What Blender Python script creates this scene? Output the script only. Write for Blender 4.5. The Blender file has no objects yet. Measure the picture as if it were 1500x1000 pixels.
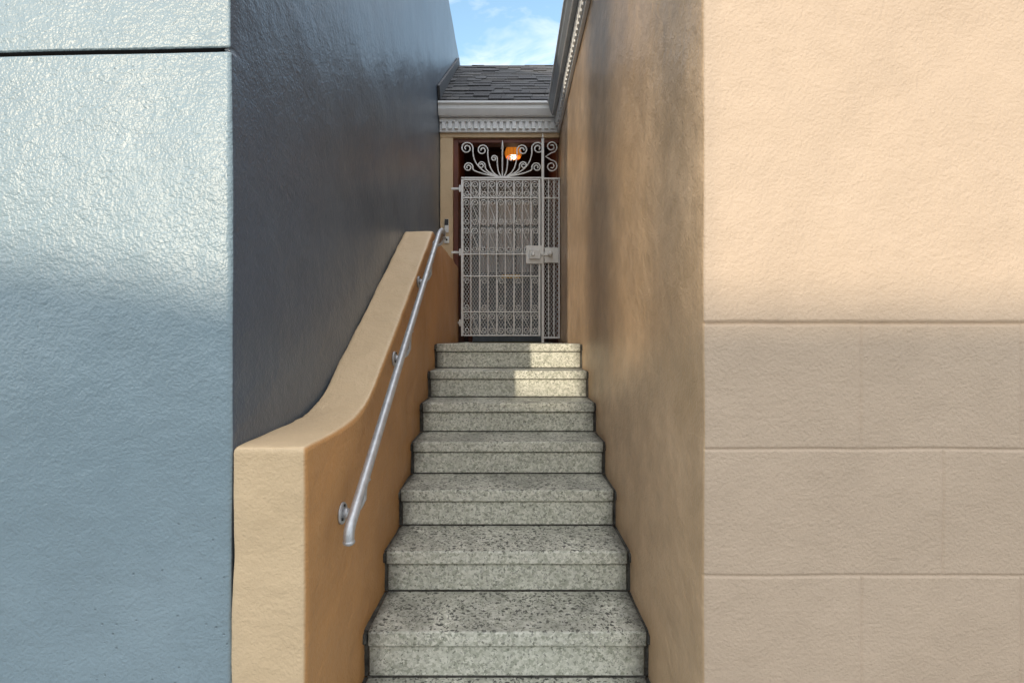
import bpy, bmesh, math, random
from mathutils import Vector, noise, Matrix
ZOOM=None
random.seed(7)
scene=bpy.context.scene
scene.view_settings.view_transform='Standard'
scene.view_settings.look='None'
scene.view_settings.exposure=0
F=720.0
SUN_EL=math.radians(13.5); SUN_AZ=math.radians(22.0)
GZ=-1.585
# ------------------------------------------------------------------ helpers
def link(o,parent=None):
    scene.collection.objects.link(o)
    if parent is not None: o.parent=parent
    return o
def empty(name):
    e=bpy.data.objects.new(name,None); e.empty_display_size=.2
    scene.collection.objects.link(e); return e
def mesh_obj(name,verts,faces,mats,parent=None,smooth=False,fm=None):
    me=bpy.data.meshes.new(name); me.from_pydata(verts,[],faces); me.update()
    for m in (mats if isinstance(mats,(list,tuple)) else [mats]): me.materials.append(m)
    if fm:
        for p,i in zip(me.polygons,fm): p.material_index=i
    if smooth:
        for p in me.polygons: p.use_smooth=True
    return link(bpy.data.objects.new(name,me),parent)
def bm_box(bm,x0,x1,y0,y1,z0,z1,bev=0,seg=2,mi=0):
    b2=bmesh.new()
    bmesh.ops.create_cube(b2,size=1)
    for v in b2.verts:
        v.co=Vector(((x0+x1)/2+v.co.x*(x1-x0),(y0+y1)/2+v.co.y*(y1-y0),(z0+z1)/2+v.co.z*(z1-z0)))
    if bev>0: bmesh.ops.bevel(b2,geom=b2.edges[:],offset=bev,segments=seg,affect='EDGES',profile=.5)
    for f in b2.faces: f.material_index=mi; f.smooth=False
    me=bpy.data.meshes.new('t'); b2.to_mesh(me); b2.free()
    n=len(bm.faces); bm.from_mesh(me); bpy.data.meshes.remove(me)
    bm.faces.ensure_lookup_table()
    for f in bm.faces[n:]: f.material_index=mi
def bm_obj(name,bm,mats,parent=None,smooth=False):
    me=bpy.data.meshes.new(name); bm.to_mesh(me); bm.free()
    for m in (mats if isinstance(mats,(list,tuple)) else [mats]): me.materials.append(m)
    if smooth:
        for p in me.polygons: p.use_smooth=True
    return link(bpy.data.objects.new(name,me),parent)
def box(name,x0,x1,y0,y1,z0,z1,mat,parent=None,bev=0.0,seg=2):
    bm=bmesh.new(); bm_box(bm,x0,x1,y0,y1,z0,z1,bev,seg); return bm_obj(name,bm,mat,parent)
def tubes(name,paths,r,mat,parent=None,res=3,cyclic=False):
    cu=bpy.data.curves.new(name,'CURVE'); cu.dimensions='3D'; cu.bevel_depth=r; cu.bevel_resolution=res; cu.use_fill_caps=True
    for p in paths:
        s=cu.splines.new('POLY'); s.points.add(len(p)-1)
        for i,c in enumerate(p): s.points[i].co=(c[0],c[1],c[2],1)
        s.use_smooth=True
        s.use_cyclic_u=cyclic
    cu.materials.append(mat)
    return link(bpy.data.objects.new(name,cu),parent)
def extr_x(name,prof,x0,x1,mat,parent=None,axis='x'):
    n=len(prof)
    if axis=='x':
        v=[(x0,a,b) for a,b in prof]+[(x1,a,b) for a,b in prof]
    else:
        v=[(a,x0,b) for a,b in prof]+[(a,x1,b) for a,b in prof]
    f=[(i,(i+1)%n,(i+1)%n+n,i+n) for i in range(n)]+[tuple(range(n))[::-1],tuple(range(n,2*n))]
    o=mesh_obj(name,v,f,mat,parent)
    bm=bmesh.new(); bm.from_mesh(o.data); bmesh.ops.recalc_face_normals(bm,faces=bm.faces[:]); bm.to_mesh(o.data); bm.free()
    return o
# ------------------------------------------------------------------ materials
def new_mat(name):
    m=bpy.data.materials.new(name); m.use_nodes=True
    nt=m.node_tree; b=nt.nodes['Principled BSDF']; return m,nt,b
def N(nt,t,**k):
    n=nt.nodes.new(t)
    for a,v in k.items(): setattr(n,a,v)
    return n
def ramp(nt,src,stops):
    r=N(nt,'ShaderNodeValToRGB'); cr=r.color_ramp
    while len(cr.elements)<len(stops): cr.elements.new(.5)
    for e,(p,c) in zip(cr.elements,stops):
        e.position=p; e.color=(c[0],c[1],c[2],1) if isinstance(c,(tuple,list)) else (c,c,c,1)
    nt.links.new(src,r.inputs[0]); return r.outputs[0]
def noise_t(nt,co,scale,detail=2,rough=.55,dist=0):
    n=N(nt,'ShaderNodeTexNoise'); n.inputs['Scale'].default_value=scale; n.inputs['Detail'].default_value=detail
    n.inputs['Roughness'].default_value=rough; n.inputs['Distortion'].default_value=dist
    nt.links.new(co,n.inputs['Vector']); return n.outputs['Fac']
def mixc(nt,fac,a,b,mode='MIX'):
    m=N(nt,'ShaderNodeMix',data_type='RGBA',blend_type=mode)
    for s,v in ((m.inputs[0],fac),(m.inputs[6],a),(m.inputs[7],b)):
        if isinstance(v,(int,float)): s.default_value=v
        elif isinstance(v,(tuple,list)): s.default_value=(v[0],v[1],v[2],1)
        else: nt.links.new(v,s)
    return m.outputs[2]
def math_n(nt,op,a,b=0.0):
    m=N(nt,'ShaderNodeMath',operation=op)
    for s,v in ((m.inputs[0],a),(m.inputs[1],b)):
        if isinstance(v,(int,float)): s.default_value=v
        else: nt.links.new(v,s)
    return m.outputs[0]
def stucco(name,c1,c2,rough=.5,bump=1.0,spec=.5,coarse=22,side=None,pits=True,stain=.25,fine=.2):
    m,nt,b=new_mat(name)
    tc=N(nt,'ShaderNodeTexCoord').outputs['Object']
    n1=noise_t(nt,tc,1.3,3,.6); n2=noise_t(nt,tc,9,3,.65)
    col=mixc(nt,ramp(nt,n1,[(.3,0),(.7,1)]),c1,c2)
    col=mixc(nt,ramp(nt,n2,[(.35,0),(.75,stain)]),col,tuple(x*.72 for x in c1))
    if side:  # bounce light put into the colour of faces turned to the stairs
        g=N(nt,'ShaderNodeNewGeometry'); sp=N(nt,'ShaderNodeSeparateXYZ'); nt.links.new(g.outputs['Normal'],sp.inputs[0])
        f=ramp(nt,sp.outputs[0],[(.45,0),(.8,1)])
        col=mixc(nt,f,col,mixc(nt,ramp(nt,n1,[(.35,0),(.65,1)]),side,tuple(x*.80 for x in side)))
    pf=None
    if pits:
        v=N(nt,'ShaderNodeTexVoronoi'); v.inputs['Scale'].default_value=34; nt.links.new(tc,v.inputs['Vector'])
        pit=ramp(nt,v.outputs['Distance'],[(.07,1),(.13,0)])
        pf=math_n(nt,'MULTIPLY',pit,ramp(nt,n1,[(.5,0),(.56,1)]))
        col=mixc(nt,math_n(nt,'MULTIPLY',pf,.28),col,tuple(x*.35 for x in c1))
    nt.links.new(col,b.inputs['Base Color'])
    b.inputs['Roughness'].default_value=rough
    b.inputs['Specular IOR Level'].default_value=spec
    h1=noise_t(nt,tc,coarse,3,.6,.3); h2=noise_t(nt,tc,120,1,.6); h3=noise_t(nt,tc,4,0,.5)
    h=math_n(nt,'ADD',math_n(nt,'MULTIPLY',h1,.55),math_n(nt,'MULTIPLY',h2,fine))
    h=math_n(nt,'ADD',h,math_n(nt,'MULTIPLY',h3,1.2))
    if pf is not None: h=math_n(nt,'SUBTRACT',h,math_n(nt,'MULTIPLY',pf,.25))
    bp=N(nt,'ShaderNodeBump'); bp.inputs['Strength'].default_value=1.0; bp.inputs['Distance'].default_value=.011*bump
    nt.links.new(h,bp.inputs['Height']); nt.links.new(bp.outputs[0],b.inputs['Normal'])
    return m
def plain(name,c,rough=.5,metal=0,var=.15,bump=0.0,scale=12,spec=.5):
    m,nt,b=new_mat(name)
    tc=N(nt,'ShaderNodeTexCoord').outputs['Object']
    n=noise_t(nt,tc,scale,2,.6)
    nt.links.new(mixc(nt,ramp(nt,n,[(.3,0),(.7,1)]),tuple(x*(1-var) for x in c),tuple(min(1,x*(1+var)) for x in c)),b.inputs['Base Color'])
    b.inputs['Roughness'].default_value=rough; b.inputs['Metallic'].default_value=metal
    b.inputs['Specular IOR Level'].default_value=spec
    if bump:
        bp=N(nt,'ShaderNodeBump'); bp.inputs['Distance'].default_value=bump; nt.links.new(noise_t(nt,tc,scale*6,2),bp.inputs['Height']); nt.links.new(bp.outputs[0],b.inputs['Normal'])
    return m
M_blue=stucco('blue_gray_paint',(.225,.305,.35),(.26,.34,.385),rough=.38,bump=.8,spec=.65,fine=.28)
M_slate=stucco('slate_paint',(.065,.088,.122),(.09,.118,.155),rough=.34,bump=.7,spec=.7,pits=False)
M_cream=stucco('cream_paint',(.525,.405,.30),(.56,.435,.325),rough=.6,bump=.7,spec=.3,coarse=15,pits=False,stain=.2,fine=.3)
M_tan=stucco('passage_wall_dapple',(.50,.345,.205),(.72,.52,.34),rough=.40,bump=.8,spec=.5,pits=False,stain=.6)  # facade cream with passage shade warmth and light dapple put into its colour
M_parapet=stucco('parapet_paint_side_bounce',(.68,.50,.305),(.72,.54,.34),rough=.45,bump=.8,spec=.4,side=(.53,.275,.105),stain=.2,pits=False)  # same paint all round; side colour holds the warm bounce light
M_white=plain('white_trim',(.82,.83,.84),.4,var=.03)
M_gutter=plain('gutter_white_shaded',(.42,.45,.48),.45,var=.1)  # white gutter paint greyed to carry the shade on the side run
M_gate=plain('gate_paint',(.86,.86,.85),.35,.0,var=.05,scale=30)
M_rail=plain('galvanised_pipe',(.50,.51,.53),.4,.6,var=.12,scale=40)
M_dark=plain('dark_void',(.012,.012,.014),.7)
M_red=plain('porch_red_brown',(.16,.045,.025),.5,var=.2,scale=4)
M_porch=plain('porch_red_shaded',(.035,.014,.011),.5,var=.2,scale=4)  # porch red-brown darkened so the colour carries the dim interior shade
M_grime=plain('grime_mortar',(.06,.058,.05),.85,var=.6,bump=.006,scale=25)
M_flash=plain('flashing',(.05,.053,.06),.6)
M_curtain=plain('curtain',(.78,.83,.87),.8,var=.06,scale=25)
M_door=plain('door_paint',(.22,.26,.30),.4,var=.15)
M_glassy=plain('window_glass',(.05,.06,.07),.06,var=.2,spec=.8)
M_plate=plain('lock_steel',(.84,.84,.82),.35,.0,var=.06)
M_black=plain('black_plastic',(.02,.02,.02),.3)
M_brass=plain('brass',(.55,.36,.13),.3,.9)
M_shing=[plain('shingle_%d'%i,c,.85,var=.35,bump=.003,scale=60) for i,c in enumerate([(.045,.045,.05),(.065,.066,.07),(.09,.088,.088),(.05,.048,.048)])]
def terrazzo():
    m,nt,b=new_mat('terrazzo')
    tc=N(nt,'ShaderNodeTexCoord').outputs['Object']
    dn=N(nt,'ShaderNodeTexNoise'); dn.inputs['Scale'].default_value=90; dn.inputs['Detail'].default_value=1; nt.links.new(tc,dn.inputs['Vector'])
    ad=N(nt,'ShaderNodeMixRGB',blend_type='LINEAR_LIGHT'); ad.inputs[0].default_value=.010
    nt.links.new(tc,ad.inputs[1]); nt.links.new(dn.outputs['Color'],ad.inputs[2])
    def vor(s):
        v=N(nt,'ShaderNodeTexVoronoi'); v.inputs['Scale'].default_value=s; nt.links.new(ad.outputs[0],v.inputs['Vector']); return v
    v1=vor(105); v2=vor(52)
    s1=N(nt,'ShaderNodeSeparateColor'); nt.links.new(v1.outputs['Color'],s1.inputs[0])
    s2=N(nt,'ShaderNodeSeparateColor'); nt.links.new(v2.outputs['Color'],s2.inputs[0])
    base=ramp(nt,s1.outputs[0],[(0,(.40,.42,.335)),(.35,(.61,.62,.53)),(1,(.84,.84,.75))])
    g=N(nt,'ShaderNodeNewGeometry'); sp=N(nt,'ShaderNodeSeparateXYZ'); nt.links.new(g.outputs['Normal'],sp.inputs[0])
    up=ramp(nt,sp.outputs[2],[(.3,0),(.95,1)])
    so=N(nt,'ShaderNodeSeparateXYZ'); nt.links.new(tc,so.inputs[0])
    mid=noise_t(nt,tc,5,4,.75)
    thr=math_n(nt,'ADD',s1.outputs[1],math_n(nt,'MULTIPLY',math_n(nt,'SUBTRACT',mid,.5),.55))
    d1=math_n(nt,'MULTIPLY',ramp(nt,thr,[(.68,0),(.70,1)]),ramp(nt,v1.outputs['Distance'],[(.42,1),(.5,0)]))
    d2=math_n(nt,'MULTIPLY',ramp(nt,s2.outputs[1],[(.68,0),(.70,1)]),ramp(nt,v2.outputs['Distance'],[(.36,1),(.42,0)]))
    dk=math_n(nt,'MAXIMUM',math_n(nt,'MULTIPLY',d1,math_n(nt,'ADD',math_n(nt,'MULTIPLY',up,.45),.45)),math_n(nt,'MULTIPLY',d2,math_n(nt,'ADD',math_n(nt,'MULTIPLY',up,.80),.15)))
    col=mixc(nt,math_n(nt,'MULTIPLY',dk,.95),base,(.025,.028,.026))
    film=math_n(nt,'MULTIPLY',ramp(nt,noise_t(nt,tc,3.2,4,.7,.6),[(.36,.1),(.60,1)]),math_n(nt,'ADD',math_n(nt,'MULTIPLY',up,.46),.12))
    col=mixc(nt,film,col,(.15,.155,.13))
    ax=math_n(nt,'ABSOLUTE',math_n(nt,'ADD',so.outputs[0],.014))
    ax=math_n(nt,'ADD',ax,math_n(nt,'MULTIPLY',math_n(nt,'SUBTRACT',mid,.5),.18))
    eg=ramp(nt,ax,[(.445,0),(.53,.9)])
    col=mixc(nt,eg,col,(.06,.058,.05))
    nt.links.new(col,b.inputs['Base Color']); b.inputs['Roughness'].default_value=.6
    bp=N(nt,'ShaderNodeBump'); bp.inputs['Distance'].default_value=.003; bp.inputs['Strength'].default_value=.8
    h=math_n(nt,'SUBTRACT',dn.outputs['Fac'],math_n(nt,'MULTIPLY',dk,.7)); nt.links.new(h,bp.inputs['Height']); nt.links.new(bp.outputs[0],b.inputs['Normal'])
    return m
M_terr=terrazzo()
# ------------------------------------------------------------------ wobbly stucco wall grids
def frange(a,b,st):
    n=max(1,int(round(abs(b-a)/st))); return [a+(b-a)*i/n for i in range(n+1)]
def wall_grid(name,prof,zs,disp,mats,matf,parent,flip=False,warp=None):
    V=[];Fc=[];fm=[]
    nz=len(zs)
    for (x,y,nx,ny) in prof:
        for z in zs:
            w=noise.noise(Vector((x*2.2,y*2.2,z*2.2)))*.006+noise.noise(Vector((x*9+3,y*9,z*9)))*.002
            o=w+disp(x,y,z)
            zz=warp(x,z) if warp else z
            V.append((x+nx*o,y+ny*o,zz))
    for i in range(len(prof)-1):
        for j in range(nz-1):
            a=i*nz+j; q=(a,a+nz,a+nz+1,a+1)
            Fc.append(q[::-1] if flip else q); fm.append(matf(prof[i],prof[i+1],(zs[j]+zs[j+1])/2))
    return mesh_obj(name,V,Fc,mats,parent,True,fm)
def uniq(l):
    l=sorted(l); o=[l[0]]
    for a in l[1:]:
        if a-o[-1]>.0008:o.append(a)
    return o
def fine(c): return [c+k*.0022 for k in range(-5,6)]
YF=1.30; XR=.51; XL=-.74
# ---- right building
beige=empty('beige_stucco_building')
R=.012
jz=[.049-.334*k for k in range(0,5)]
jxA=[.928+.422*k for k in range(0,14)]; jxB=[1.145-.422+.422*k for k in range(1,14)]
def groove(t,w=.0065): 
    t=abs(t)/w
    return 0 if t>=1 else (1-t*t)**2
def disp_r(x,y,z):
    if y>YF+.006: return 0
    d=0
    wz=noise.noise(Vector((x*5,1,z*5)))*.0026
    for k,j in enumerate(jz):
        d=max(d,groove(z-j+wz,.0085 if k==0 else .0065)*(1.0 if k==0 else .7))
    if z<jz[0]:
        k=int((jz[0]-z)/.334)
        wx=noise.noise(Vector((x*5,7,z*5)))*.0024
        for j in (jxA if k%2==0 else jxB):
            if abs(x-j)<.02: d=max(d,groove(x-j+wx)*.5)
    return -.0055*d+(.003 if z>jz[0] else 0)
prof=[(XR,y,-1,0) for y in frange(7.2,5.3,.2)[:-1]]+[(XR,y,-1,0) for y in frange(5.3,YF+R,.035)]
for k in range(1,5):
    a=math.pi/2*k/4
    prof.append((XR+R-R*math.cos(a),YF+R-R*math.sin(a),-math.cos(a),-math.sin(a)))
xs=frange(XR+R+.01,1.5,.03)+frange(1.5,7,.25)
for j in jxA[:2]+jxB[:2]: xs+=fine(j)
xs=[x for x in uniq(xs) if x>XR+R+.002]
prof+=[(x,YF,0,-1) for x in xs]
zs=frange(GZ-.1,2.31,.04)
for j in jz: zs+=fine(j)
zs=uniq(zs)
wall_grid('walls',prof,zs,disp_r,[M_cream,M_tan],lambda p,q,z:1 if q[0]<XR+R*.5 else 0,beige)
box('front_parapet',.56,7,YF+.004,YF+.2,2.3,3.1,M_cream,beige,.01)
YB=5.12
XO=-.60
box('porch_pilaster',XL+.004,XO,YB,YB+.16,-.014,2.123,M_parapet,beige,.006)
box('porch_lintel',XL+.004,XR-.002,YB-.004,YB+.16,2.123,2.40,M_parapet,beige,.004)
box('porch_jamb_trim',XO+.001,XO+.05,YB+.03,YB+.15,-.014,2.121,M_red,beige,.003)
box('porch_head_trim',XO+.052,XR-.004,YB+.03,YB+.15,2.08,2.121,M_red,beige,.003)
box('porch_left_wall',XL-.1,XO-.003,YB+.162,6.6,-.014,2.6,M_red,beige)
box('porch_right_wall',XR-.012,XR+.1,YB+.162,6.6,-.014,2.6,M_red,beige)
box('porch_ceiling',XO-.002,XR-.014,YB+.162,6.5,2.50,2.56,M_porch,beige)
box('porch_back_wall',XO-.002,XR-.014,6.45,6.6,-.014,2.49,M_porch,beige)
bm=bmesh.new()
DX0,DX1=-.50,.40
bm_box(bm,DX0-.05,DX0,6.40,6.449,-.01,2.06,.004)
bm_box(bm,DX1,DX1+.05,6.40,6.449,-.01,2.06,.004)
bm_box(bm,DX0-.05,DX1+.05,6.40,6.449,2.061,2.12,.004)
bm_obj('door_frame',bm,M_red,beige)
bm=bmesh.new()
bm_box(bm,DX0+.003,DX0+.10,6.405,6.445,0,2.055,.003)
bm_box(bm,DX1-.10,DX1-.003,6.405,6.445,0,2.055,.003)
for a,c in ((0,.22),(.78,.90),(1.83,2.055)): bm_box(bm,DX0+.101,DX1-.101,6.406,6.445,a,c,.003)
bm_box(bm,DX0+.101,DX1-.101,6.425,6.44,.221,.779)
bm_box(bm,DX0+.17,DX1-.17,6.413,6.424,.29,.71,.006)
for k in (1,2): 
    x=DX0+.1+(DX1-DX0-.2)*k/3; bm_box(bm,x-.011,x+.011,6.408,6.43,.901,1.829,.002)
for z in (1.20,1.51): bm_box(bm,DX0+.102,DX1-.102,6.410,6.43,z-.011,z+.011,.002)
bm_obj('front_door',bm,M_door,beige)
V=[];Fc=[]
n=120
for i in range(n+1):
    x=DX0+.1+(DX1-DX0-.2)*i/n; y=6.437+.004*math.sin(i*.9)
    V+= [(x,y,.9),(x,y,1.83)]
for i in range(n): Fc.append((2*i,2*i+2,2*i+3,2*i+1))
mesh_obj('door_curtain',V,Fc,M_curtain,beige,True)
box('door_mail_slot',-.12,.12,6.398,6.404,.82,.87,M_brass,beige,.002)
# frieze, dentils and gutters
bm=bmesh.new()
bm_box(bm,XL+.004,XR-.03,YB-.035,YB-.005,2.165,2.335,.003)
bm_box(bm,XR-.028,XR-.002,YF+.05,YB-.006,2.165,2.335,.003)
bm_box(bm,XL+.006,XR-.032,YB-.058,YB-.036,2.262,2.30,.003)
bm_box(bm,XR-.052,XR-.029,YF+.05,YB-.06,2.262,2.30,.003)
x=XL+.03
while x<XR-.07:
    bm_box(bm,x,x+.04,YB-.060,YB-.0355,2.190,2.261,.002); x+=.066
y=YB-.10
while y>YF+.1:
    bm_box(bm,XR-.050,XR-.0285,y-.04,y,2.190,2.261,.002); y-=.066
bm_obj('dentil_frieze',bm,M_white,beige)
gp=[(0,0),(0,.10),(-.10,.115),(-.10,.10),(-.085,.085),(-.082,.055),(-.06,.02),(-.045,0)]
extr_x('eave_gutter',[(YB-.06+a,2.303+b) for a,b in gp],XL+.004,XR-.06,M_white,beige)
extr_x('side_gutter',[(XR-.054+a*.75,2.304+b) for a,b in gp],YF+.02,YB-.06,M_gutter,beige,axis='y')
bm=bmesh.new()
bm_box(bm,XR-.054-.081,XR-.054-.071,YF+.02,YB-.165,2.405,2.425,.003)
bm_box(bm,XR-.094,XR-.086,YF+.02,YB-.165,2.292,2.302,.002)
bm_obj('side_gutter_lip',bm,M_white,beige)
bm=bmesh.new(); bm_box(bm,XL+.006,XR-.14,YB-.168,YB-.157,2.402,2.426,.003); bm_obj('eave_gutter_lip',bm,M_white,beige)
ry0,rz0,ry1,rz1=YB-.13,2.44,6.86,3.84
L=math.hypot(ry1-ry0,rz1-rz0); uy,uz=(ry1-ry0)/L,(rz1-rz0)/L
ny,nz=-uz,uy
V=[];Fc=[];fm=[]
def quadbox(x0,x1,s0,s1,h0,h1,th,mi):
    def P(x,s,h): return (x,ry0+uy*s+ny*h,rz0+uz*s+nz*h)
    b=len(V)
    V.extend([P(x0,s0,h0),P(x1,s0,h0),P(x1,s1,h1),P(x0,s1,h1),P(x0,s0,h0+th),P(x1,s0,h0+th),P(x1,s1,h1+th),P(x0,s1,h1+th)])
    for f in ((0,3,2,1),(4,5,6,7),(0,1,5,4),(1,2,6,5),(2,3,7,6),(3,0,4,7)): Fc.append(tuple(b+k for k in f)); fm.append(mi)
quadbox(XL-.02,3.2,0,L,-.04,-.04,.035,3)
s=0.0
while s<L-.05:
    x=XL-.02-random.random()*.2
    while x<3.2:
        w=random.choice((.13,.17,.22,.28)); t=random.choice((.006,.009,.014))
        quadbox(max(x,XL-.01),x+w-.004,s-random.random()*.008,min(s+.2,L),.008,0.0,t,random.choice((0,0,1,1,2,3)))
        x+=w
    s+=.15
mesh_obj('rear_roof_shingles',V,Fc,M_shing,beige,False,fm)
extr_x('roof_ridge_back',[(ry1,rz1),(ry1+1.8,rz1-1.4),(ry1+1.8,2.3),(ry1,2.3)],XL,3.2,M_shing[0],beige)
V=[(XR-.05,YF+.1,2.43),(3.0,YF+.1,4.0),(3.0,6.8,4.0),(XR-.05,5.05,2.43),(5.5,YF+.1,2.43),(5.5,6.8,2.43)]
mesh_obj('side_roof',V,[(0,1,2,3),(1,4,5,2)],M_shing[1],beige)
def P(x,s,h): return (x,ry0+uy*s+ny*h,rz0+uz*s+nz*h)
V=[P(XL+.006,0.0,0.02),P(XL+.03,0.0,.02),P(XL+.03,L,.02),P(XL+.006,L,.02),P(XL+.006,0,.14),P(XL+.03,0,.14),P(XL+.03,L,.10),P(XL+.006,L,.10)]
mesh_obj('roof_flashing',V,[(0,3,2,1),(4,5,6,7),(0,1,5,4),(1,2,6,5),(2,3,7,6),(3,0,4,7)],M_flash,beige)

# ---- left building
blue=empty('blue_stucco_building')
gz=.776
def disp_l(x,y,z):
    if y>YF+.02: return 0
    return -.020*groove(z-gz,.010)+(-.004 if z>gz else 0)
prof=[(x,YF,0,-1) for x in frange(-7,-1.6,.3)[:-1]+frange(-1.6,XL-R,.03)]
for k in range(1,5):
    a=math.pi/2*k/4
    prof.append((XL-R+R*math.sin(a),YF+R-R*math.cos(a),math.sin(a),-math.cos(a)))
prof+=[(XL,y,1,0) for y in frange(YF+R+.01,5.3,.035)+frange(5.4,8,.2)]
zs=uniq(frange(GZ-.1,1.5,.04)+frange(1.6,4.06,.1)+[gz+k*.0018 for k in range(-7,8)])
def warp(x,z): 
    return z+.027*(x-XL)*(1 if x<XL else 0)
wall_grid('walls',prof,zs,disp_l,[M_blue,M_slate,M_dark],lambda p,q,z:(2 if abs(z-gz)<.0064 else 0) if q[1]<YF+R*.8 else 1,blue,warp=warp)  # groove core coloured near-black to stand in for its shade
extr_x('wall_coping',[(YF,4.02),(5.7,4.05),(5.7,4.09),(YF,4.10)],XL-.25,XL+.015,M_slate,blue)
box('flat_roof',-7,XL-.2,YF+.2,8,3.7,3.75,M_flash,blue)
box('front_coping',-7,XL-.02,YF-.03,YF+.22,4.0,4.12,M_blue,blue,.01)

# ------------------------------------------------------------------ parapet
def ptop(d):
    a=-.278
    d0,d1=1.50,2.0
    sl=.645
    z1=-.155
    if d<d0: return a
    if d<d1:
        t=(d-d0)/(d1-d0); h=d1-d0
        return a*(2*t**3-3*t**2+1)+z1*(-2*t**3+3*t**2)+sl*h*(t**3-t**2)
    return min(z1+sl*(d-d1),.765)
top=[(d,ptop(d)) for d in frange(YF-.004,3.7,.03)]+[(YB-.002,.765)]
pf=[(YF-.004,GZ-.05)]+top+[(YB-.002,GZ-.05)]
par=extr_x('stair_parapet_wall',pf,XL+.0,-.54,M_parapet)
bv=par.modifiers.new('b','BEVEL'); bv.width=.010; bv.segments=3; bv.angle_limit=math.radians(50)
rm=par.modifiers.new('r','REMESH'); rm.mode='VOXEL'; rm.voxel_size=.010; rm.use_smooth_shade=True
tx=bpy.data.textures.new('w','CLOUDS'); tx.noise_scale=.28; tx.noise_depth=2
dp=par.modifiers.new('d','DISPLACE'); dp.texture=tx; dp.strength=.018; dp.mid_level=.5; dp.texture_coords='GLOBAL'
# ------------------------------------------------------------------ stairs
stair=empty('terrazzo_staircase')
bm=bmesh.new(); bg=bmesh.new()
zr=.1746; run=.28
SX0,SX1=-.526,.497
for n_ in range(-2,7):
    d=3.48-(6-n_)*run; zt=-.0145-(6-n_)*zr
    e=d+run+.03 if n_<6 else 6.449
    j=random.uniform(-.003,.003)
    bm_box(bm,SX0+j,SX1+j,d,e,zt-.056,zt,.007,3)
    bm_box(bm,SX0+.004,SX1-.004,d+.012,d+.06,zt-zr+.005,zt-.0605,.003,1)
    bm_box(bg,-.548,.515,d+.020,d+.3,zt-zr-.0,zt-.006,0)
    bm_box(bg,SX0-.002,SX1+.002,d+.009,d+.022,zt-zr+.0005,zt-zr+.0045,.001,1)
    bm_box(bg,-.548,SX0-.004,d-.002,d+.3,zt-.05,zt-.012,.006,1)
    bm_box(bg,SX1+.004,.515,d-.002,d+.3,zt-.05,zt-.012,.006,1)
bm_obj('steps',bm,M_terr,stair); bm_obj('joint_grime',bg,M_grime,stair)
# ------------------------------------------------------------------ handrail
rail=empty('handrail')
RX=-.462
def rz(d): return -.52+(d-1.43)*.70
pts=[(RX,1.404,-.572),(RX,1.402,-.556),(RX,1.407,-.542),(RX,1.419,-.527)]
pts+=[(RX,d,rz(d)) for d in frange(1.44,3.16,.1)]
pts+=[(RX,3.22,rz(3.2)),(RX,3.30,rz(3.24)),(RX,3.40,rz(3.25)),(RX-.02,3.5,rz(3.23)),(RX-.05,3.56,rz(3.2)),(-.535,3.58,rz(3.18))]
tubes('pipe',[pts],.0155,M_rail,rail,6)
def sphere(name,c,r,mat,parent,sc=(1,1,1),seg=24):
    bm=bmesh.new(); bmesh.ops.create_uvsphere(bm,u_segments=seg,v_segments=seg//2,radius=r)
    for v in bm.verts: v.co=Vector((v.co.x*sc[0]+c[0],v.co.y*sc[1]+c[1],v.co.z*sc[2]+c[2]))
    return bm_obj(name,bm,mat,parent,True)
def cyl(name,c,r,h,axis,mat,parent,r2=None,seg=28,bev=0):
    bm=bmesh.new(); bmesh.ops.create_cone(bm,cap_ends=True,segments=seg,radius1=r,radius2=r if r2 is None else r2,depth=h)
    if bev: bmesh.ops.bevel(bm,geom=[e for e in bm.edges if abs(e.verts[0].co.z-e.verts[1].co.z)<1e-5],offset=bev,segments=2,affect='EDGES')
    rot={'z':Matrix.Identity(3),'x':Matrix.Rotation(math.pi/2,3,'Y'),'y':Matrix.Rotation(math.pi/2,3,'X')}[axis]
    for v in bm.verts: v.co=rot@v.co+Vector(c)
    o=bm_obj(name,bm,mat,parent,False)
    for p in o.data.polygons: p.use_smooth=len(p.vertices)==4
    return o
sphere('end_cap',(RX,1.404,-.572),.0175,M_rail,rail,(1,1,.6))
for i,(d,dz) in enumerate([(1.56,-.115),(2.26,-.14),(2.86,-.135),(3.42,-.07)]):
    zc=(rz(d) if d<3.2 else .735)+dz
    cyl('bracket_flange_%d'%i,(-.534,d,zc),.034,.012,'x',M_rail,rail,bev=.003)
    cyl('bracket_boss_%d'%i,(-.520,d,zc),.019,.018,'x',M_rail,rail,.013)
    for a in (90,210,330):
        cyl('screw_%d_%d'%(i,a),(-.527,d+.025*math.cos(math.radians(a)),zc+.025*math.sin(math.radians(a))),.0045,.005,'x',M_dark,rail,seg=8)
    zt=zc-dz-.012
    tubes('bracket_arm_%d'%i,[[(-.525,d,zc),(-.50,d,zc+.002),(-.478,d,zc+.018),(-.465,d,zc+.045),(RX,d,zt)]],.0075,M_rail,rail,3)
    box('bracket_saddle_%d'%i,RX-.012,RX+.012,d-.025,d+.025,zt-.006,zt+.002,M_rail,rail,.003)
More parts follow.
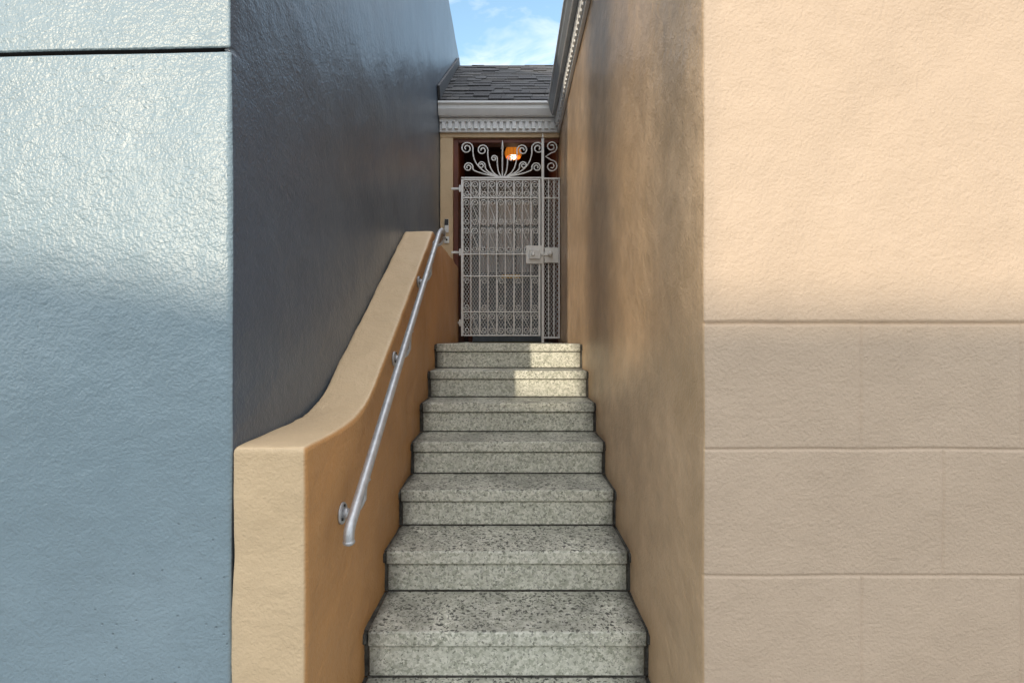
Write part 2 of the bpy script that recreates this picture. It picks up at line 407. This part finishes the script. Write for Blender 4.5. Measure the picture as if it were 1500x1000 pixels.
# ------------------------------------------------------------------ gate
gate=empty('security_gate')
GY=5.03
def sp(cx,cz,r,a0,turns,dirn,rend=.22,n=34,y=GY):
    o=[]
    for i in range(n+1):
        t=i/n; a=a0+dirn*2*math.pi*turns*t; rr=r*(1-(1-rend)*t)
        o.append((cx+rr*math.cos(a),y,cz+rr*math.sin(a)))
    return o
def qb(p0,p1,p2,n=14,y=GY):
    return [((1-t)**2*p0[0]+2*t*(1-t)*p1[0]+t*t*p2[0],y,(1-t)**2*p0[1]+2*t*(1-t)*p1[1]+t*t*p2[1]) for t in [i/n for i in range(n+1)]]
gx0,gx1=-.507,.305; pz=.055; tz=1.655; PX=.328
cx=-.085; bz=1.675
fan=[]
for sgn in (-1,1):
    for (ox,oz,r,st,tn,ctl) in [(.365,1.975,.066,0,1.7,.05),(.350,1.78,.050,0,1.7,.05),(.205,1.955,.058,0,1.6,.03),(.215,1.80,.040,0,1.5,.05),(.085,1.87,.034,0,1.4,.03)]:
        c=(cx+sgn*ox,oz); a0=-math.pi*.1 if sgn<0 else math.pi*1.1; d_=1 if sgn<0 else -1
        s_=sp(c[0],c[1],r,a0,tn,d_)
        st_=s_[0]
        fan.append(qb((cx,bz),(st_[0]-sgn*.0,bz+ctl),(st_[0],st_[2]))+s_[1:])
tubes('scroll_fan',fan,.0068,M_gate,gate,2)
sd=[]
for (zc,dr) in ((1.99,1),(1.79,-1)):
    c=(PX+.09,zc); sd.append(sp(c[0],c[1],.062,math.pi*1.5 if dr>0 else math.pi*.5,1.6,dr))
sd.append([(PX+.09,GY,1.928),(PX+.03,GY,1.89),(PX+.09,GY,1.852)])
tubes('side_scrolls',sd,.0065,M_gate,gate,2)
tubes('finial_stem',[[(cx,GY,bz),(cx,GY,1.98)]],.007,M_gate,gate,2)
cyl('finial_spear',(cx,GY,2.015),.017,.09,'z',M_gate,gate,.001,4)
cyl('finial_collar',(cx,GY,1.962),.004,.03,'z',M_gate,gate,.017,4)
cyl('post_finial',(PX,GY,2.10),.012,.06,'z',M_gate,gate,.002,6)
fr=bmesh.new()
def bar(x0,x1,z0,z1,y0=GY-.010,y1=GY+.010,b=.002): bm_box(fr,x0,x1,y0,y1,z0,z1,b,1)
bar(gx0,gx0+.024,pz,tz); bar(gx1-.022,gx1,pz,tz)
for z in (pz,.295,.66,.885,1.46,tz-.012):
    bar(gx0+.0245,gx1-.0225,z,z+.014)
bar(PX-.013,PX+.013,-.012,2.07,GY-.013,GY+.013)
bar(PX+.0135,XR-.006,tz,tz+.018); bar(PX+.0135,XR-.006,.03,.048); bar(XR-.022,XR-.008,.049,tz-.001)
bar(gx0-.0,PX-.014,bz-.012,bz+.004); 
for z in (.885,1.46): bar(PX+.0135,XR-.0225,z,z+.012)
for z in (.18,.90,1.55):
    bar(gx0-.10,gx0-.001,z,z+.022,GY-.006,GY+.012)
    bm_box(fr,gx0-.02,gx0-.0015,GY-.02,GY-.0065,z-.025,z+.045,.003,1)
bm_obj('frame',fr,M_gate,gate)
vb=[];xsb=[]
n=9
for i in range(1,n):
    x=gx0+.012+(gx1-gx0-.023)*i/n; xsb.append(x); vb.append([(x,GY-.002,pz+.01),(x,GY-.002,tz-.008)])
for x in (PX+.06,PX+.115): vb.append([(x,GY-.002,.04),(x,GY-.002,tz)])
tubes('vertical_bars',vb,.0066,M_gate,gate,2)
sc=[]
edges=[gx0+.012]+xsb+[gx1-.011]
for i in range(n):
    xm=(edges[i]+edges[i+1])/2; w=(edges[i+1]-edges[i])*.40
    for (za,zb) in ((.08,.285),(1.475,1.635),(.315,.65),(.905,1.16),(1.19,1.45)):
        if (za in(.315,)) and i%2==1: continue
        s1=sp(xm,zb-w,w,math.pi,1.35,-1,.25,20,GY-.004); s2=sp(xm,za+w,w,0 if i%2 else math.pi,1.35,-1 if i%2 else 1,.25,20,GY-.004)
        sc.append(s2[::-1]+s1)
tubes('panel_scrolls',sc,.0045,M_gate,gate,1)
ms=[]
def mesh_w(x0,x1,z0,z1,p):
    k=.62
    W=x1-x0;H=z1-z0
    c=-W
    while c<H*k+W:
        for sg in (1,-1):
            def X(z): return (x0+c-k*(z-z0)) if sg>0 else (x1-(c-k*(z-z0)))
            za,zb=z0,z1
            f=lambda x:(z0+((x0+c-x)/k)) if sg>0 else (z0+((c-(x1-x))/k))
            zl=sorted((f(x0),f(x1))); za=max(za,zl[0]); zb=min(zb,zl[1])
            if zb-za>.01: ms.append([(X(za),GY+.009,za),(X(zb),GY+.009,zb)])
        c+=p
mesh_w(gx0+.02,gx1-.02,pz,tz,.030)
mesh_w(PX+.012,XR-.015,.05,tz,.030)
tubes('expanded_mesh',ms,.0020,M_gate,gate,0)
bm=bmesh.new()
bm_box(bm,.155,.335,GY-.03,GY-.0135,.79,.975,.004)
bm_box(bm,.345,.485,GY-.03,GY-.0135,.80,.955,.004)
bm_box(bm,.19,.30,GY-.06,GY-.0305,.835,.93,.006)
bm_box(bm,.305,.42,GY-.048,GY-.031,.872,.892,.003)
bm_obj('lock_plate',bm,M_plate,gate)
cyl('lock_cylinder',(.225,GY-.066,.885),.02,.016,'y',M_rail,gate,bev=.003)
sphere('knob',(.40,GY-.07,.885),.027,M_plate,gate)
cyl('knob_stem',(.40,GY-.04,.885),.012,.03,'y',M_rail,gate)
# ------------------------------------------------------------------ doorbell
db=empty('video_doorbell')
px=-.665
box('body',px-.022,px+.022,YB-.024,YB-.001,1.13,1.27,M_white,db,.006)
box('camera_panel',px-.020,px+.020,YB-.028,YB-.0245,1.205,1.266,M_black,db,.001)
cyl('button',(px,YB-.026,1.165),.012,.006,'y',M_white,db,bev=.002)
ib=empty('intercom_box')
box('body',px-.026,px+.026,YB-.016,YB-.001,1.02,1.09,M_plate,ib,.004)
cyl('buzzer',(px,YB-.018,1.055),.010,.006,'y',M_black,ib)
# ------------------------------------------------------------------ lamp
lamp=empty('porch_lamp')
LC=(.03,5.75,2.20)
ma,nt,b=new_mat('amber_glass'); b.inputs['Base Color'].default_value=(.8,.25,.03,1); b.inputs['Roughness'].default_value=.15
b.inputs['Emission Color'].default_value=(1,.30,.03,1); b.inputs['Emission Strength'].default_value=.5
mb,nt,b=new_mat('bulb'); b.inputs['Emission Color'].default_value=(1,.72,.35,1); b.inputs['Emission Strength'].default_value=6
bm=bmesh.new(); bmesh.ops.create_uvsphere(bm,u_segments=28,v_segments=18,radius=.098)
bmesh.ops.delete(bm,geom=[v for v in bm.verts if v.co.z<-.062],context='VERTS')
for v in bm.verts: v.co+=Vector(LC)
gl=bm_obj('amber_globe',bm,ma,lamp,True)
sphere('bulb',(LC[0],LC[1],LC[2]-.04),.034,mb,lamp)
cyl('collar',(LC[0],LC[1],LC[2]+.105),.04,.03,'z',M_brass,lamp)
cyl('stem',(LC[0],LC[1],LC[2]+.2),.01,.17,'z',M_brass,lamp)
cyl('canopy',(LC[0],LC[1],2.49),.06,.02,'z',M_brass,lamp)
rb=[]
for k in range(8):
    a=math.pi*k/8
    rb.append([(LC[0]+.0995*math.cos(t)*math.cos(a),LC[1]+.0995*math.cos(t)*math.sin(a),LC[2]+.0995*math.sin(t)) for t in [-.68+(math.pi+1.36)*i/28 for i in range(29)]])
tubes('globe_ribs',rb,.0022,M_brass,lamp,1)
pl=bpy.data.lights.new('lamp_light','POINT'); pl.energy=1.0; pl.color=(1,.65,.35); pl.shadow_soft_size=.05
po=bpy.data.objects.new('lamp_light',pl); po.location=(LC[0],LC[1]-.0,LC[2]-.17); link(po,lamp)
# ------------------------------------------------------------------ ground, street, opposite side
M_ground=plain('soil',(.16,.14,.11),.9,scale=.5)
M_side=plain('concrete',(.38,.37,.35),.8,var=.12,scale=6)
M_road=plain('asphalt',(.055,.055,.057),.85,var=.15,scale=20)
M_line=plain('road_paint',(.7,.7,.66),.6)
mesh_obj('ground',[(-300,-300,GZ-.16),(300,-300,GZ-.16),(300,300,GZ-.16),(-300,300,GZ-.16)],[(0,1,2,3)],M_ground)
sw=box('sidewalk',-60,60,-1.9,YF+.05,GZ-.15,GZ,M_side,None,.01)
box('sidewalk',-60,60,-14.0,-11.2,GZ-.15,GZ,M_side,None,.01)
mesh_obj('road',[(-60,-11.2,GZ-.13),(60,-11.2,GZ-.13),(60,-1.9,GZ-.13),(-60,-1.9,GZ-.13)],[(0,1,2,3)],M_road)
bm=bmesh.new()
for i in range(-10,10): bm_box(bm,i*6,i*6+3,-6.6,-6.48,GZ-.128,GZ-.126)
bm_obj('road_markings',bm,M_line)
M_h1=plain('house_a',(.64,.60,.52),.7); M_h2=plain('house_b',(.5,.55,.58),.7); M_h3=plain('house_c',(.66,.6,.48),.7)
def house(name,x0,x1,h,mat,y=-14.0,gable=None):
    e=empty(name)
    box('body',x0,x1,y-9,y,GZ,h,mat,e,.02)
    box('cornice',x0-.1,x1+.1,y-.02,y+.25,h-.35,h-.05,M_white,e,.03)
    if gable:
        gx,gh,gw=gable
        extr_x('gable_shadow_caster',[(gx-gw,h+.001),(gx,h+gh),(gx+gw,h+.001)],y-8.5,y-.02,M_shing[1],e,axis='y')  # unseen gable, added to slant the shadow edge on the blue facade
    bm=bmesh.new(); bw=bmesh.new()
    n=max(2,int((x1-x0)/2.2))
    for k in range(n):
        xc=x0+(x1-x0)*(k+.5)/n
        bm_box(bw,xc-.5,xc+.5,y+.002,y+.03,.9,2.5)
        for (a,b_,c,d) in ((xc-.58,xc-.5,.82,2.58),(xc+.5,xc+.58,.82,2.58),(xc-.5,xc+.5,.82,.9),(xc-.5,xc+.5,2.5,2.58),(xc-.02,xc+.02,.9,2.5)):
            bm_box(bm,a,b_,y+.003,y+.08,c,d,.004)
    bm_box(bm,x0+.5,x0+3.0,y+.003,y+.06,GZ,GZ+2.1,.01)
    bm_box(bm,x1-1.6,x1-.7,y+.003,y+.06,GZ,GZ+2.05,.01)
    bm_obj('trim_and_doors',bm,M_white,e); bm_obj('windows',bw,M_glassy,e)
HT=.08+ (14.0+YF)/math.cos(SUN_AZ)*math.tan(SUN_EL)
house('townhouse',-12.4,-3.2,HT,M_h1,gable=(-9.6,.50,3.0)); house('townhouse',-21,-12.6,HT+.2,M_h2); house('townhouse',-3.0,5.5,HT-.1,M_h3); house('townhouse',5.7,14,HT+.3,M_h1)
pole=empty('added_shadow_pole')  # unseen pole added to throw a shadow streak on the passage wall
M_wood=plain('pole_wood',(.12,.08,.05),.85,var=.3,scale=8)
tA=math.tan(SUN_AZ)
PY=-11.6
def polex(lat,y): return lat+y*tA
px_=polex(-.64,PY)
cyl('shaft',(px_,PY,GZ+4.5),.18,9,'z',M_wood,pole,.15)
box('crossarm',px_-1.1,px_+1.1,PY+.14,PY+.26,GZ+8.0,GZ+8.12,M_wood,pole,.01)
for k in (-1,-.5,.5,1): cyl('insulator_%g'%k,(px_+k,PY+.2,GZ+8.17),.04,.1,'z',M_white,pole)
lp=empty('added_shadow_mast')  # unseen mast, added as a thin second shadow caster; gives no light
lx=polex(-.12,-11.6)
M_pole=plain('mast_steel',(.25,.26,.27),.5,.5)
cyl('mast',(lx,-11.6,GZ+3.6),.08,7.2,'z',M_pole,lp,.06)
tubes('arm',[[(lx,-11.6,GZ+7.1),(lx,-11.2,GZ+7.5),(lx,-10.4,GZ+7.6),(lx,-9.8,GZ+7.6)]],.035,M_pole,lp)
box('head',lx-.12,lx+.12,-9.9,-9.3,GZ+7.52,GZ+7.64,M_pole,lp,.03)
# ------------------------------------------------------------------ sky, sun, camera
w=bpy.data.worlds.new('World'); scene.world=w; w.use_nodes=True
nt=w.node_tree; bgN=nt.nodes['Background']
sky=N(nt,'ShaderNodeTexSky'); sky.sky_type='NISHITA'; sky.sun_disc=False; sky.sun_elevation=SUN_EL
sky.sun_rotation=math.pi+SUN_AZ; sky.air_density=1.0; sky.dust_density=1.0; sky.ozone_density=1.2
tc=N(nt,'ShaderNodeTexCoord').outputs['Generated']
mp=N(nt,'ShaderNodeMapping'); mp.inputs['Scale'].default_value=(1.0,1.2,3.2); mp.inputs['Rotation'].default_value=(0,.25,0); nt.links.new(tc,mp.inputs[0])
cl=noise_t(nt,mp.outputs[0],3.4,6,.62,.5)
cf=ramp(nt,cl,[(.42,0),(.62,.85)])
base=mixc(nt,1.0,sky.outputs[0],(2.6,2.7,2.45),'MULTIPLY')
spx=N(nt,'ShaderNodeSeparateXYZ'); nt.links.new(tc,spx.inputs[0])
hz=ramp(nt,math_n(nt,'MULTIPLY',spx.outputs[1],-1.0),[(0.0,0),(.55,.75)])
base=mixc(nt,hz,base,(10.2,10.6,11.2))
col=mixc(nt,cf,base,(9.0,9.3,9.6))
ov=ramp(nt,spx.outputs[2],[(.62,0),(.82,.9)])
col=mixc(nt,ov,col,(15.4,15.7,16.4))
nt.links.new(col,bgN.inputs[0]); bgN.inputs[1].default_value=.15
sl=bpy.data.lights.new('sun','SUN'); sl.energy=3.0; sl.angle=math.radians(.7); sl.color=(1,.86,.66)
so=bpy.data.objects.new('sun',sl)
dirv=Vector((math.sin(SUN_AZ)*math.cos(SUN_EL),math.cos(SUN_AZ)*math.cos(SUN_EL),-math.sin(SUN_EL)))
so.rotation_euler=dirv.to_track_quat('-Z','Y').to_euler(); so.location=(-5,-10,8); link(so)
cam=bpy.data.cameras.new('camera'); cam.sensor_width=36; cam.lens=F/1500*36; cam.clip_end=1000; cam.clip_start=.02; cam.shift_x=.0013
co=bpy.data.objects.new('camera',cam); co.location=(0,0,0); co.rotation_euler=(math.pi/2,0,0); link(co)
if ZOOM:
    k,zx,zy=ZOOM; cam.lens*=k; cam.shift_x=(zx-748)*k/1500; cam.shift_y=(500-zy)*k/1500
scene.camera=co
